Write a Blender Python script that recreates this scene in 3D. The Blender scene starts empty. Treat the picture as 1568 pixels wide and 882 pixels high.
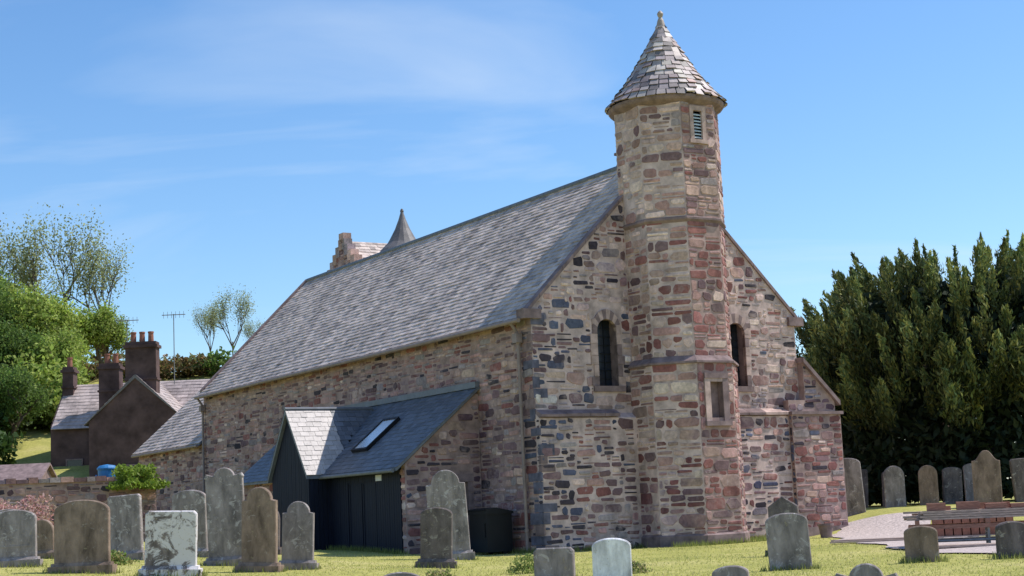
import bpy, math, random
import numpy as np
from mathutils import Vector, Matrix
random.seed(7); np.random.seed(7)
R = random.random
def U(a,b): return a+(b-a)*random.random()
scene = bpy.context.scene
def link(o): scene.collection.objects.link(o); return o
def ss(a,b,x):
    t=(x-a)/(b-a); t=0 if t<0 else 1 if t>1 else t
    return t*t*(3-2*t)

# ------------------------------------------------------------ terrain height
def T(X,Y):
    z = .05*min(max(-X-1,0),14)*ss(20,34,Y)
    z += .74*ss(8.5,12.5,X)*ss(46,53,Y)
    z -= .35*(1-ss(5,28,Y))
    z += (1-ss(-14,0,X))*.25*min(max(0,Y-75),52)
    z += .03*math.sin(X*.9+1)*math.sin(Y*.7) if Y<75 else 0
    return z

# ------------------------------------------------------------ materials
def new_mat(name):
    m=bpy.data.materials.new(name); m.use_nodes=True
    nt=m.node_tree; b=nt.nodes['Principled BSDF']
    return m,nt,b
def N(nt,t,**k):
    n=nt.nodes.new(t)
    for a,v in k.items():
        if a in n.inputs.keys(): n.inputs[a].default_value=v
        else: setattr(n,a,v)
    return n
def coords(nt,rand=False):
    tc=N(nt,'ShaderNodeTexCoord')
    if not rand: return tc.outputs['Object']
    oi=N(nt,'ShaderNodeObjectInfo'); mu=N(nt,'ShaderNodeMath',operation='MULTIPLY'); mu.inputs[1].default_value=57.
    nt.links.new(oi.outputs['Random'],mu.inputs[0])
    ad=N(nt,'ShaderNodeVectorMath',operation='ADD')
    nt.links.new(tc.outputs['Object'],ad.inputs[0]); nt.links.new(mu.outputs[0],ad.inputs[1])
    return ad.outputs[0]
def noise(nt,co,scale,detail=6,rough=.6,dist=0,stretch=None):
    if stretch:
        mp=N(nt,'ShaderNodeMapping'); mp.inputs['Scale'].default_value=stretch
        nt.links.new(co,mp.inputs['Vector']); co=mp.outputs[0]
    n=N(nt,'ShaderNodeTexNoise'); n.inputs['Scale'].default_value=scale; n.inputs['Detail'].default_value=detail
    n.inputs['Roughness'].default_value=rough; n.inputs['Distortion'].default_value=dist
    nt.links.new(co,n.inputs['Vector']); return n.outputs['Fac']
def ramp(nt,fac,stops):
    r=N(nt,'ShaderNodeValToRGB'); e=r.color_ramp.elements
    while len(e)<len(stops): e.new(.5)
    for i,(p,c) in enumerate(stops):
        e[i].position=p; e[i].color=(c,c,c,1) if not isinstance(c,tuple) else (*c,1)
    nt.links.new(fac,r.inputs[0]); return r.outputs[0]
def mix(nt,mode,fac,a,b):
    m=N(nt,'ShaderNodeMix',data_type='RGBA',blend_type=mode)
    for sock,v in ((m.inputs[0],fac),(m.inputs[6],a),(m.inputs[7],b)):
        if hasattr(v,'links'): nt.links.new(v,sock)
        elif isinstance(v,tuple): sock.default_value=(*v,1)
        else: sock.default_value=v
    return m.outputs[2]
def bump(nt,b,h,strength,dist):
    bp=N(nt,'ShaderNodeBump'); bp.inputs['Strength'].default_value=strength; bp.inputs['Distance'].default_value=dist
    nt.links.new(h,bp.inputs['Height']); nt.links.new(bp.outputs[0],b.inputs['Normal'])
def mat_attr(name,rough=.9,lo=.6,hi=1.3,scale=9,stain=True,spec=.3,bd=.02,lich=None,render=None,dark=None):
    m,nt,b=new_mat(name); co=coords(nt)
    at=N(nt,'ShaderNodeAttribute',attribute_name='Col')
    c=mix(nt,'MULTIPLY',1.,at.outputs['Color'],ramp(nt,noise(nt,co,scale,8,.65),[(.25,lo),(.75,hi)]))
    if render:
        f=mix(nt,'MULTIPLY',1.,ramp(nt,noise(nt,co,.55,4,.6,.6),[(.52,0.),(.68,1.)]),ramp(nt,noise(nt,co,5,6,.7,.5),[(.40,0.),(.56,render[1])]))
        c=mix(nt,'MIX',f,c,render[0])
    if lich:
        f=ramp(nt,noise(nt,co,lich[1],7,.7,.6),[(lich[2],0.),(lich[2]+.08,lich[3])])
        c=mix(nt,'MIX',f,c,lich[0])
    if stain:
        c=mix(nt,'MULTIPLY',.9,c,ramp(nt,noise(nt,co,.8,5,.6,.5,(1,1,.45)),[(.3,.5),(.6,1.1)]))
    if dark:
        f=ramp(nt,noise(nt,co,.42,5,.62,.8,(1,1,.8)),[(.53,0.),(.67,dark[1])]); c=mix(nt,'MIX',f,c,mix(nt,'MULTIPLY',1.,c,dark[0]))
    nt.links.new(c,b.inputs['Base Color']); b.inputs['Roughness'].default_value=rough
    b.inputs['Specular IOR Level'].default_value=spec
    bump(nt,b,noise(nt,co,scale*4,6,.7),.6,bd)
    return m
def mat_simple(name,col,rough=.8,var=.25,scale=6,spec=.4,metal=0,bs=.2,bd=.01,rand=False,stretch=None):
    m,nt,b=new_mat(name); co=coords(nt,rand)
    n=noise(nt,co,scale,6,.6,0,stretch)
    c=mix(nt,'MULTIPLY',1.,col,ramp(nt,n,[(.3,1-var),(.7,1+var)]))
    nt.links.new(c,b.inputs['Base Color']); b.inputs['Roughness'].default_value=rough
    b.inputs['Specular IOR Level'].default_value=spec; b.inputs['Metallic'].default_value=metal
    bump(nt,b,n,bs,bd); return m
M_stone=mat_attr('rubble_stone',lich=((.66,.56,.53),3.2,.62,.4),render=((.58,.44,.40),.65),dark=((.48,.46,.60),.9))
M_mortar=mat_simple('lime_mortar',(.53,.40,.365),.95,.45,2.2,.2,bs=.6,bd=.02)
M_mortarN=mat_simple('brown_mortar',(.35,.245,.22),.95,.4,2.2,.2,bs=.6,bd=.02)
M_slate=mat_attr('roof_slates',.6,.75,1.15,5,True,.5,.008,lich=((.64,.53,.45),5,.60,.35))
M_slate_d=mat_attr('dark_slates',.5,.8,1.2,5,False,.5,.006)
M_dress=mat_simple('dressed_sandstone',(.47,.34,.30),.9,.4,3,.2,bs=.4)
M_dressd=mat_simple('dark_sandstone',(.23,.165,.16),.9,.4,3,.2,bs=.4)
M_pipe=mat_simple('pipe_paint',(.26,.20,.185),.6,.2,3)
M_black=mat_simple('black_cladding',(.011,.014,.028),.6,.3,4,.2,stretch=(6,6,.5))
M_blackp=mat_simple('black_plastic',(.010,.010,.012),.5,.2,3,.25)
M_void=mat_simple('dark_interior',(.012,.013,.018),.7,.2,3)
M_lead=mat_simple('lead_flashing',(.15,.16,.185),.5,.2,4)
M_white=mat_simple('white_sign',(.7,.7,.7),.5,.05,2)
M_glass,nt_,b_=new_mat('skylight_glass'); b_.inputs['Base Color'].default_value=(.92,.94,.95,1); b_.inputs['Roughness'].default_value=.25; b_.inputs['Metallic'].default_value=.7
M_wglass,nt_,b_=new_mat('window_glass'); b_.inputs['Base Color'].default_value=(.02,.025,.035,1); b_.inputs['Roughness'].default_value=.12
M_louvre=mat_simple('louvre',(.55,.62,.66),.7,.15,6)
M_wood=mat_simple('weathered_boards',(.42,.32,.27),.85,.35,8,.2,stretch=(1,8,8))
M_steel=mat_simple('galvanised_steel',(.22,.21,.21),.5,.3,6,.4,.4)
M_rust=mat_simple('red_oxide_timber',(.30,.15,.11),.85,.35,7,.2,stretch=(1,8,8))
M_terra=mat_simple('terracotta',(.30,.13,.09),.85,.25,8,.2)
M_bark=mat_simple('bark',(.13,.10,.075),.95,.4,8,.1,bs=.8,bd=.03,stretch=(3,3,.6))
M_blue=mat_simple('blue_plastic',(.03,.18,.42),.5,.2,4)
M_harl=mat_simple('brown_harling',(.10,.064,.060),.95,.45,1.2,.15,bs=.6)
# headstones
def mat_head(name,base,lic,thr,amt,sc=5):
    m,nt,b=new_mat(name); co=coords(nt,True)
    c=mix(nt,'MULTIPLY',1.,base,ramp(nt,noise(nt,co,3,8,.65,.3,(1.5,1.5,.6)),[(.3,.45),(.7,1.5)]))
    f=ramp(nt,noise(nt,co,sc,8,.72,.8),[(thr,0.),(thr+.05,amt)])
    c=mix(nt,'MIX',f,c,lic)
    f2=ramp(nt,noise(nt,co,14,6,.7,.3),[(.60,0.),(.66,.6)])
    c=mix(nt,'MIX',f2,c,(.38,.31,.19))
    nt.links.new(c,b.inputs['Base Color']); b.inputs['Roughness'].default_value=.93; b.inputs['Specular IOR Level'].default_value=.2
    bump(nt,b,noise(nt,co,25,8,.7),.7,.02); return m
MH=[mat_head('headstone_brown',(.25,.18,.14),(.50,.44,.40),.60,.5),
    mat_head('headstone_grey',(.28,.24,.23),(.60,.55,.53),.56,.6),
    mat_head('headstone_dark',(.14,.115,.11),(.42,.38,.33),.58,.6),
    mat_head('headstone_lichen',(.22,.18,.17),(.78,.72,.73),.46,.9,2.2),
    mat_head('headstone_pale',(.74,.72,.74),(.8,.8,.8),.6,.4)]
def mat_grass():
    m,nt,b=new_mat('grass_ground'); co=coords(nt)
    c=ramp(nt,noise(nt,co,.35,6,.6,.3),[(.3,(.27,.27,.075)),(.5,(.39,.37,.11)),(.72,(.49,.43,.18))])
    c=mix(nt,'MULTIPLY',1.,c,ramp(nt,noise(nt,co,7,8,.7),[(.3,.65),(.7,1.3)]))
    nt.links.new(c,b.inputs['Base Color']); b.inputs['Roughness'].default_value=.95; b.inputs['Specular IOR Level'].default_value=.1
    bump(nt,b,noise(nt,co,22,8,.75),.6,.04); return m
M_grass=mat_grass()
def mat_leaf(name,mul=1.,trans=.35):
    m,nt,b=new_mat(name)
    at=N(nt,'ShaderNodeAttribute',attribute_name='Col')
    nt.links.new(at.outputs['Color'],b.inputs['Base Color']); b.inputs['Roughness'].default_value=.6; b.inputs['Specular IOR Level'].default_value=.25
    tr=N(nt,'ShaderNodeBsdfTranslucent'); nt.links.new(at.outputs['Color'],tr.inputs['Color'])
    mx=N(nt,'ShaderNodeMixShader'); mx.inputs[0].default_value=trans
    nt.links.new(b.outputs[0],mx.inputs[1]); nt.links.new(tr.outputs[0],mx.inputs[2])
    nt.links.new(mx.outputs[0],nt.nodes['Material Output'].inputs['Surface']); return m
M_leaf=mat_leaf('leaves',trans=.45); M_yew=mat_leaf('yew_needles',trans=.25)
M_gravel=mat_simple('gravel',(.47,.39,.36),.95,.45,14,.2,bs=.9,bd=.03)

# ------------------------------------------------------------ mesh builder
class MB:
    def __init__(s): s.v=[];s.f=[];s.c=[];s.m=[]
    def poly(s,pts,col=(.3,.3,.3),mi=0):
        i=len(s.v); s.v+= [tuple(p) for p in pts]; s.f.append(tuple(range(i,i+len(pts)))); s.c.append(col); s.m.append(mi)
    def raw(s,vs,fs,col=(.3,.3,.3),mi=0):
        i=len(s.v); s.v+=[tuple(p) for p in vs]
        for f in fs: s.f.append(tuple(i+k for k in f)); s.c.append(col); s.m.append(mi)
    def box(s,x0,x1,y0,y1,z0,z1,col=(.3,.3,.3),mi=0,M=None):
        vs=[Vector((x,y,z)) for z in (z0,z1) for x,y in ((x0,y0),(x1,y0),(x1,y1),(x0,y1))]
        if M is not None: vs=[M@p for p in vs]
        s.raw(vs,[(3,2,1,0),(4,5,6,7),(0,1,5,4),(1,2,6,5),(2,3,7,6),(3,0,4,7)],col,mi)
    def prism(s,pts,off,col=(.3,.3,.3),mi=0):
        n=len(pts); off=Vector(off); a=[Vector(p) for p in pts]; b=[p+off for p in a]
        s.raw(a+b,[tuple(range(n)),tuple(range(2*n-1,n-1,-1))]+[(i,i+n,(i+1)%n+n,(i+1)%n) for i in range(n)],col,mi)
    def tube(s,p0,p1,r0,r1,n=8,col=(.3,.3,.3),mi=0,cap=True):
        p0=Vector(p0);p1=Vector(p1);d=(p1-p0).normalized()
        a=d.orthogonal().normalized(); b=d.cross(a)
        vs=[p+ (a*math.cos(t)+b*math.sin(t))*r for p,r in ((p0,r0),(p1,r1)) for t in [2*math.pi*k/n for k in range(n)]]
        fs=[(k,(k+1)%n,(k+1)%n+n,k+n) for k in range(n)]
        if cap: fs+=[tuple(range(n-1,-1,-1)),tuple(range(n,2*n))]
        s.raw(vs,fs,col,mi)
    def lathe(s,cx,cy,prof,n=32,col=(.3,.3,.3),mi=0,rot=0):
        vs=[(cx+r*math.cos(rot+2*math.pi*k/n),cy+r*math.sin(rot+2*math.pi*k/n),z) for r,z in prof for k in range(n)]
        fs=[(j*n+k,j*n+(k+1)%n,(j+1)*n+(k+1)%n,(j+1)*n+k) for j in range(len(prof)-1) for k in range(n)]
        s.raw(vs,fs,col,mi)
    def build(s,name,mats,parent=None,smooth=False):
        me=bpy.data.meshes.new(name); me.from_pydata(s.v,[],s.f); me.update()
        for m in (mats if isinstance(mats,(list,tuple)) else [mats]): me.materials.append(m)
        me.polygons.foreach_set('material_index',s.m)
        if smooth: me.polygons.foreach_set('use_smooth',[True]*len(s.f))
        ca=me.color_attributes.new('Col','FLOAT_COLOR','CORNER')
        cnt=np.array([len(f) for f in s.f]); c=np.ones((len(s.f),4),dtype=np.float32); c[:,:3]=np.array(s.c,dtype=np.float32)
        ca.data.foreach_set('color',np.repeat(c,cnt,axis=0).ravel())
        o=link(bpy.data.objects.new(name,me))
        if parent: o.parent=parent
        return o
def empty(name,loc=(0,0,0),rz=0):
    e=link(bpy.data.objects.new(name,None)); e.location=loc; e.rotation_euler=(0,0,rz); e.empty_display_size=.5; return e

CREAM=(.73,.54,.465);TAN=(.54,.365,.30);PINK=(.48,.285,.25);RED=(.31,.13,.115);PURP=(.23,.14,.145);GREY=(.38,.31,.305);DARK=(.072,.057,.07);BLUE=(.12,.13,.195);WHITE=(.76,.66,.62)
def pick(w):
    r=R()*sum(a for a,_ in w)
    for a,c in w:
        r-=a
        if r<=0: break
    k=U(.75,1.22); return tuple(x*k*U(.97,1.03) for x in c)
def sub(iv,a,b):
    out=[]
    for p,q in iv:
        if b<=p or a>=q: out.append((p,q)); continue
        if a>p: out.append((p,a))
        if b<q: out.append((b,q))
    return out
def stones(mb,o,ux,nr,ivf,v0,v1,holes,pal,hmin=.15,hmax=.32,wmin=.2,wmax=.62,dep=(.006,.03),gap=.018,jit=.032,drop=.05,wav=.03):
    o=Vector(o);ux=Vector(ux);nr=Vector(nr);uz=Vector((0,0,1)); v=v0; ph=U(0,6)
    def one(a,b,c,d):
        if b-a<.06 or d-c<.05 or R()<drop: return
        g=gap*U(.4,1.7); a+=g;b-=g;c+=g*U(.4,1.6);d-=g*U(.4,1.6)
        if d-c<.035: return
        wy=wav*math.sin((a+b)*1.9+ph+c*3)+wav*.6*math.sin((a+b)*4.7+c*5)
        if c+wy<v0 or d+wy>v1: wy=0
        c+=wy; d+=wy
        w=b-a;h=d-c; k=min(w,h); K=lambda:k*U(.08,.48); j=lambda:U(-jit,jit)*min(1,h/.18)
        P=[(a+K(),c+j()),(b-K(),c+j()),(b+j()*.6,c+K()),(b+j()*.6,d-K()),(b-K(),d+j()),(a+K(),d+j()),(a+j()*.6,d-K()),(a+j()*.6,c+K())]
        dp=U(*dep); cx=(a+b)/2; cz=(c+d)/2; tilt=U(-.012,.012)
        ou=[o+ux*p+uz*q-nr*.01 for p,q in P]
        inn=[]
        sx=max(.3,1-.045/w); sz=max(.3,1-.04/h)
        for p,q in P:
            inn.append(o+ux*(cx+(p-cx)*sx)+uz*(cz+(q-cz)*sz)+nr*(dp+tilt*(p-cx)/w))
        mb.raw(ou+inn,[tuple(range(8,16))]+[(i,(i+1)%8,(i+1)%8+8,i+8) for i in range(8)],pal((a+b)/2,(c+d)/2))
    while v<v1-.08:
        h=min(U(hmin,hmax),v1-v)
        if v1-(v+h)<.1: h=v1-v
        iv=[]
        A=ivf(v);B=ivf(v+h); lo=max(A[0],B[0]);hi=min(A[1],B[1])
        if hi>lo: iv=[(lo,hi)]
        for (a,b,c,d) in holes:
            if v+h>c+.03 and v<d-.03: iv=sub(iv,a,b)
        for p,q in iv:
            u=p
            while u<q-.02:
                w=U(wmin,wmax)*(.75+.5*h/hmax)
                if q-(u+w)<wmin*.7: w=q-u
                r=R()
                if h>.19 and r<.36:
                    s=U(.35,.65)*h; one(u,u+w,v,v+s)
                    if R()<.5 and w>.4: f=U(.35,.65); one(u,u+w*f,v+s,v+h); one(u+w*f,u+w,v+s,v+h)
                    else: one(u,u+w,v+s,v+h)
                elif r<.46: one(u,u+w,v+U(0,.06),v+h)
                elif r<.54: one(u,u+w,v,v+h-U(0,.06))
                else: one(u,u+w,v+U(-.02,.02),v+h+U(-.02,.02))
                u+=w
        v+=h
def wallface(mb,o,ux,ivf,breaks,holes,mi=0):
    o=Vector(o);ux=Vector(ux);uz=Vector((0,0,1))
    bs=sorted(set(breaks+[h[2] for h in holes]+[h[3] for h in holes])); e=1e-4
    for c,d in zip(bs[:-1],bs[1:]):
        A=ivf(c+e);B=ivf(d-e); cuts=[h for h in holes if h[2]<d-e and h[3]>c+e]
        if not cuts: mb.poly([o+ux*A[0]+uz*c,o+ux*A[1]+uz*c,o+ux*B[1]+uz*d,o+ux*B[0]+uz*d],mi=mi); continue
        xs=sorted(cuts,key=lambda h:h[0]); pa,pb=A[0],B[0]
        for h in xs:
            mb.poly([o+ux*pa+uz*c,o+ux*h[0]+uz*c,o+ux*h[0]+uz*d,o+ux*pb+uz*d],mi=mi); pa=pb=h[1]
        mb.poly([o+ux*pa+uz*c,o+ux*A[1]+uz*c,o+ux*B[1]+uz*d,o+ux*pb+uz*d],mi=mi)
def slates(mb,o,along,up,L,H,nr,w=.3,e=.26,pal=None,clip=None,thick=.028):
    o=Vector(o);al=Vector(along).normalized();up=Vector(up).normalized();nr=Vector(nr).normalized()
    rows=int(H/e)+1
    for r in range(rows):
        v=r*e; vt=min(v+e*1.15,H); u=-(w*.5 if r%2 else 0)*1.0
        if v>=H-.02: break
        while u<L:
            ww=w*U(.8,1.2); a=max(u,0)+.004; b=min(u+ww,L)-.004; u+=ww
            if b-a<.05: continue
            if clip and not clip((a+b)/2,v+e/2): continue
            j=U(-.014,.014); t=thick*U(.7,1.4)
            p=[o+al*a+up*(v+j),o+al*b+up*(v+j+U(-.008,.008)),o+al*b+up*vt,o+al*a+up*vt]
            q=[p[0]+nr*t,p[1]+nr*t*U(.8,1.2),p[2]+nr*.004,p[3]+nr*.004]
            mb.raw(q+[p[0],p[1]],[(0,1,2,3),(4,5,1,0),(4,0,3),(5,2,1)],pal())

# ------------------------------------------------------------ church
church=empty('stone_church',(0.5,45,0),math.radians(31.5))
def palG(u,v):
    if u<1.0+.5*math.sin(v*2.3) or (abs(u-2.63)<.85 and 4.2<v<7.3 and R()<.4): return pick([(3,BLUE),(3,DARK),(2.5,PURP),(1,GREY),(.6,TAN),(1.0,WHITE)])
    return pick([(4,CREAM),(3,TAN),(3,PINK),(2,RED),(2.6,PURP),(1.5,GREY),(1.8,DARK),(.8,BLUE)])
def palLow(u,v):
    if u<1.2: return pick([(4,BLUE),(2.5,DARK),(3,PURP),(1.5,GREY),(.6,RED)])
    return pick([(1.0,CREAM),(1.4,TAN),(2.2,PINK),(3,RED),(4.5,PURP),(1,GREY),(2.2,DARK),(1,BLUE)])
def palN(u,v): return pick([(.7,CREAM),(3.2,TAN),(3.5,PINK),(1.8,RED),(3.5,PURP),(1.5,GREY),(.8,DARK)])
def palT(u,v):
    if v>9.6: return pick([(5,CREAM),(3,TAN),(2.5,PINK),(1.5,PURP),(1,GREY)])
    return pick([(4,CREAM),(3,TAN),(4,PINK),(2.8,RED),(1.5,PURP)])
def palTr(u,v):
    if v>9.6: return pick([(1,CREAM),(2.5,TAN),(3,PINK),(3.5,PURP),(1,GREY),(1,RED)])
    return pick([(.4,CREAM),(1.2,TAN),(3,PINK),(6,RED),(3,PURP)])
W=10.;Lc=27.;ZE=7.0;ZR=11.95;SL=(ZR-ZE)/5
def gi(v):
    if v<=ZE: return (0,W)
    k=(v-ZE)/SL; return (k,W-k)
mb=MB(); st=MB()
wins=[(2.28,2.98,4.75,6.75),(7.2,7.9,4.75,6.75)]
sw=[(a-.2,b+.2,c-.18,d+.42) for a,b,c,d in wins]
tw=(3.5,6.5,-1,99)
wallface(mb,(0,0,0),(1,0,0),gi,[-1,ZE,ZR-.01],wins)
stones(st,(0,0,0),(1,0,0),(0,-1,0),gi,4.05,ZR-.15,sw+[tw],palG,wmin=.14,wmax=.6,hmin=.12,hmax=.36,gap=.022,drop=.06,wav=.045)
mb.prism([(0,-.22,-1),(0,-.22,3.8),(0,-.003,3.95),(0,-.003,-1)],(9.3,0,0))
stones(st,(0,-.22,0),(1,0,0),(0,-1,0),lambda v:(0,9.3),-.3,3.8,[(3.3,6.7,-1,99)],palLow,gap=.024,wmin=.16,wmax=.62,hmin=.12,hmax=.33,wav=.045)
stones(st,(0,-.22,0),(0,1,0),(-1,0,0),lambda v:(0,.22),-.3,3.8,[],palLow,wmin=.22,wmax=.23)
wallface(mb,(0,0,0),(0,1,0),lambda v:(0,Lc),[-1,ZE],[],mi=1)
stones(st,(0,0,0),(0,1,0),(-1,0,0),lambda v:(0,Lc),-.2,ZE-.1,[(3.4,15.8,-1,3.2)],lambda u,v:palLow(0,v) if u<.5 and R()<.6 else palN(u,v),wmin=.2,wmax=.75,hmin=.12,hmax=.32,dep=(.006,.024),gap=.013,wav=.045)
mb.poly([(W,0,-1),(W,Lc,-1),(W,Lc,ZE),(W,0,ZE)]); mb.poly([(0,Lc,-1),(0,Lc,ZE),(5,Lc,ZR),(W,Lc,ZE),(W,Lc,-1)])
stones(st,(W,0,0),(0,1,0),(1,0,0),lambda v:(1.3,Lc),-.2,ZE-.1,[],palN,wmin=.35,wmax=.9,hmin=.22,hmax=.34)
EX0,EX1,EZ,ER=27.,36.,4.9,8.95
mb.poly([(0.02,EX0,-1),(0.02,EX1,-1),(0.02,EX1,EZ),(0.02,EX0,EZ)],mi=1); mb.poly([(0,EX1,-1),(0,EX1,EZ),(4.5,EX1,ER),(9,EX1,EZ),(9,EX1,-1)]); mb.poly([(9,EX0,-1),(9,EX1,-1),(9,EX1,EZ),(9,EX0,EZ)])
stones(st,(.02,EX0,0),(0,1,0),(-1,0,0),lambda v:(.05,9),0,EZ-.1,[],palN,wmin=.3,wmax=.7,hmin=.16,hmax=.3)
# tower octagon
CX,CY=5.,-.45
def octv(Rr): return [(CX+Rr*math.cos(math.radians(22.5+45*k)),CY+Rr*math.sin(math.radians(22.5+45*k))) for k in range(8)]
def tower(Rr,z0,z1,facets,hol={}):
    P=octv(Rr)
    for k in facets:
        a=Vector((*P[(k+1)%8],0)); b=Vector((*P[k],0)); ux=(b-a); L=ux.length; ux.normalize()
        nr=Vector((math.cos(math.radians(45+45*k)),math.sin(math.radians(45+45*k)),0))
        hs=hol.get(k,[]); 
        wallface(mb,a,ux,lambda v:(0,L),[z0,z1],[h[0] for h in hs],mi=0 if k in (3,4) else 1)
        pal=palT if k in (3,4) else palTr  # brighter left side painted in: paler stones and mortar there, redder darker elsewhere
        stones(st,a,ux,nr,lambda v:(0,L),max(z0,-.3),z1,[h[1] for h in hs],pal,hmin=.15,hmax=.38,wmin=.2,wmax=.72,dep=(.006,.024),gap=.016,drop=.04,jit=.026,wav=.02)
    return P
Lf=1.6*2*math.sin(math.radians(22.5))
wt=(Lf/2-.16,Lf/2+.16,12.0,12.85)
tower(1.73,-1,5.3,[3,4,5,6,7],{5:[((.42,.88,3.65,4.7),(.22,1.08,3.45,4.9))]})
tower(1.60,5.45,9.55,[3,4,5,6,7])
tower(1.64,9.6,13.15,range(8),{5:[(wt,(wt[0]-.14,wt[1]+.14,11.85,13.05))]})
walls=mb.build('masonry_core',[M_mortar,M_mortarN],church)
stn=st.build('rubble_stones',M_stone,church)
# dressed work
d=MB()
def octring(r0,z0,r1,z1,mi=1):
    A=octv(r0);B=octv(r1)
    for k in range(8):
        j=(k+1)%8; d.poly([(*A[k],z0),(*A[j],z0),(*B[j],z1),(*B[k],z1)],mi=mi)
octring(1.73,5.24,1.80,5.26);octring(1.80,5.26,1.80,5.32);octring(1.80,5.32,1.6,5.5)
octring(1.60,9.46,1.68,9.54);octring(1.68,9.54,1.68,9.60);octring(1.68,9.60,1.62,9.65)
A=octv(1.80);
for k in range(8):
    j=(k+1)%8; d.poly([(*A[k],-.6),(*A[j],-.6),(*A[j],.28),(*A[k],.28)],mi=1)
octring(1.80,.28,1.71,.36)
d.lathe(CX,CY,[(1.50,13.04),(1.66,13.12),(1.74,13.17),(1.79,13.24),(1.79,13.31),(1.70,13.36),(0.2,13.37)],32,mi=1)
x=0
while x<9.25:
    l=min(U(.5,.95),9.3-x)
    if x<5.9 and x+l>3.4: x+=l; continue
    h=U(-.012,.012); d.prism([(x+.006,-.31+h,3.84),(x+.006,-.31+h,3.92+h),(x+.006,-.02,4.06),(x+.006,-.02,3.84)],(l-.012,0,0),mi=0 if R()<.3 else 1); x+=l
def surround(a,b,c,dd,y,w=.16,mi=0):
    z=c
    while z<dd-.05:
        h=min(U(.22,.36),dd-z); 
        for s in (0,1):
            ww=w*(1.0 if R()<.5 else 1.55); x0=a-ww if s==0 else b; x1=a if s==0 else b+ww
            d.box(x0,x1,y-.03-U(0,.012),y+.1,z+.006,z+h-.006,mi=mi if R()<.5 else 1)
        z+=h
    d.box(a-w*1.3,b+w*1.3,y-.07,y+.1,c-.17,c,mi=1)
    r=(b-a)/2; cx=(a+b)/2; N_=10
    arc=[(cx-r*math.cos(math.pi*i/N_), dd-r+r*math.sin(math.pi*i/N_)) for i in range(N_+1)]
    for i in range(N_):
        p,q=arc[i],arc[i+1]
        o1=(cx+(p[0]-cx)*(1+w/r),dd-r+(p[1]-dd+r)*(1+.3/r)); o2=(cx+(q[0]-cx)*(1+w/r),dd-r+(q[1]-dd+r)*(1+.3/r))
        d.prism([(p[0],y-.04,p[1]),(q[0],y-.04,q[1]),(o2[0],y-.04,o2[1]),(o1[0],y-.04,o1[1])],(0,.13,0),mi=mi if i%2 else 1)
for (a,b,c,e) in wins: surround(a,b,c,e,0)
v=MB()
for (a,b,c,e) in wins:
    y=.34
    v.poly([(a,y,c),(b,y,c),(b,y,e),(a,y,e)],mi=0)
    for q in ([(a,0,c),(a,y,c),(a,y,e),(a,0,e)],[(b,0,c),(b,y,c),(b,y,e),(b,0,e)],[(a,0,c),(b,0,c),(b,y,c),(a,y,c)],[(a,0,e),(b,0,e),(b,y,e),(a,y,e)]): v.poly(q,mi=1)
    for i in range(1,3): v.box(a+(b-a)*i/3-.008,a+(b-a)*i/3+.008,y-.03,y-.002,c,e,mi=2)
    for i in range(1,8): v.box(a,b,y-.032,y-.004,c+(e-c)*i/8-.008,c+(e-c)*i/8+.008,mi=2)
v.build('lancet_windows',[M_wglass,M_dressd,M_blackp],church)
def yf(Rr): return CY-Rr*math.cos(math.radians(22.5))
y=yf(1.73); lx=CX-1.73*math.sin(math.radians(22.5))
n=MB(); a,b,c,e=lx+.42,lx+.88,3.65,4.7
n.poly([(a,y+.2,c),(b,y+.2,c),(b,y+.2,e),(a,y+.2,e)])
for q in ([(a,y,c),(a,y+.2,c),(a,y+.2,e),(a,y,e)],[(b,y,c),(b,y+.2,c),(b,y+.2,e),(b,y,e)],[(a,y,c),(b,y,c),(b,y+.2,c),(a,y+.2,c)],[(a,y,e),(b,y,e),(b,y+.2,e),(a,y+.2,e)]): n.poly(q)
n.build('niche_recess',M_dressd,church)
d.box(a-.2,a,y-.05,y+.05,c-.1,e+.1); d.box(b,b+.2,y-.05,y+.05,c-.1,e+.1,mi=1); d.box(a-.2,b+.2,y-.07,y+.05,e+.1,e+.26,mi=1); d.box(a-.24,b+.24,y-.1,y+.05,c-.24,c-.1,mi=1)
d.box(a,b,y-.045,y+.03,e,e+.1)
y=yf(1.64); lx=CX-1.64*math.sin(math.radians(22.5)); a,b,c,e=lx+wt[0],lx+wt[1],wt[2],wt[3]
n=MB()
for q in ([(a,y,c),(a,y+.22,c),(a,y+.22,e),(a,y,e)],[(b,y,c),(b,y+.22,c),(b,y+.22,e),(b,y,e)],[(a,y+.22,c),(b,y+.22,c),(b,y+.22,e),(a,y+.22,e)],[(a,y,c),(b,y,c),(b,y+.22,c),(a,y+.22,c)]): n.poly(q,mi=1)
for i in range(8):
    z=c+.03+i*.1; n.prism([(a,y+.02,z),(a,y+.14,z+.085),(a,y+.14,z+.1),(a,y+.02,z+.03)],(b-a,0,0),mi=0)
n.build('turret_louvre',[M_louvre,M_void],church)
d.box(a-.13,a,y-.04,y+.05,c-.02,e+.02); d.box(b,b+.13,y-.04,y+.05,c-.02,e+.02); d.box(a-.17,b+.17,y-.06,y+.05,c-.14,c-.02); d.box(a-.13,b+.13,y-.045,y+.05,e+.02,e+.16)
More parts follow.
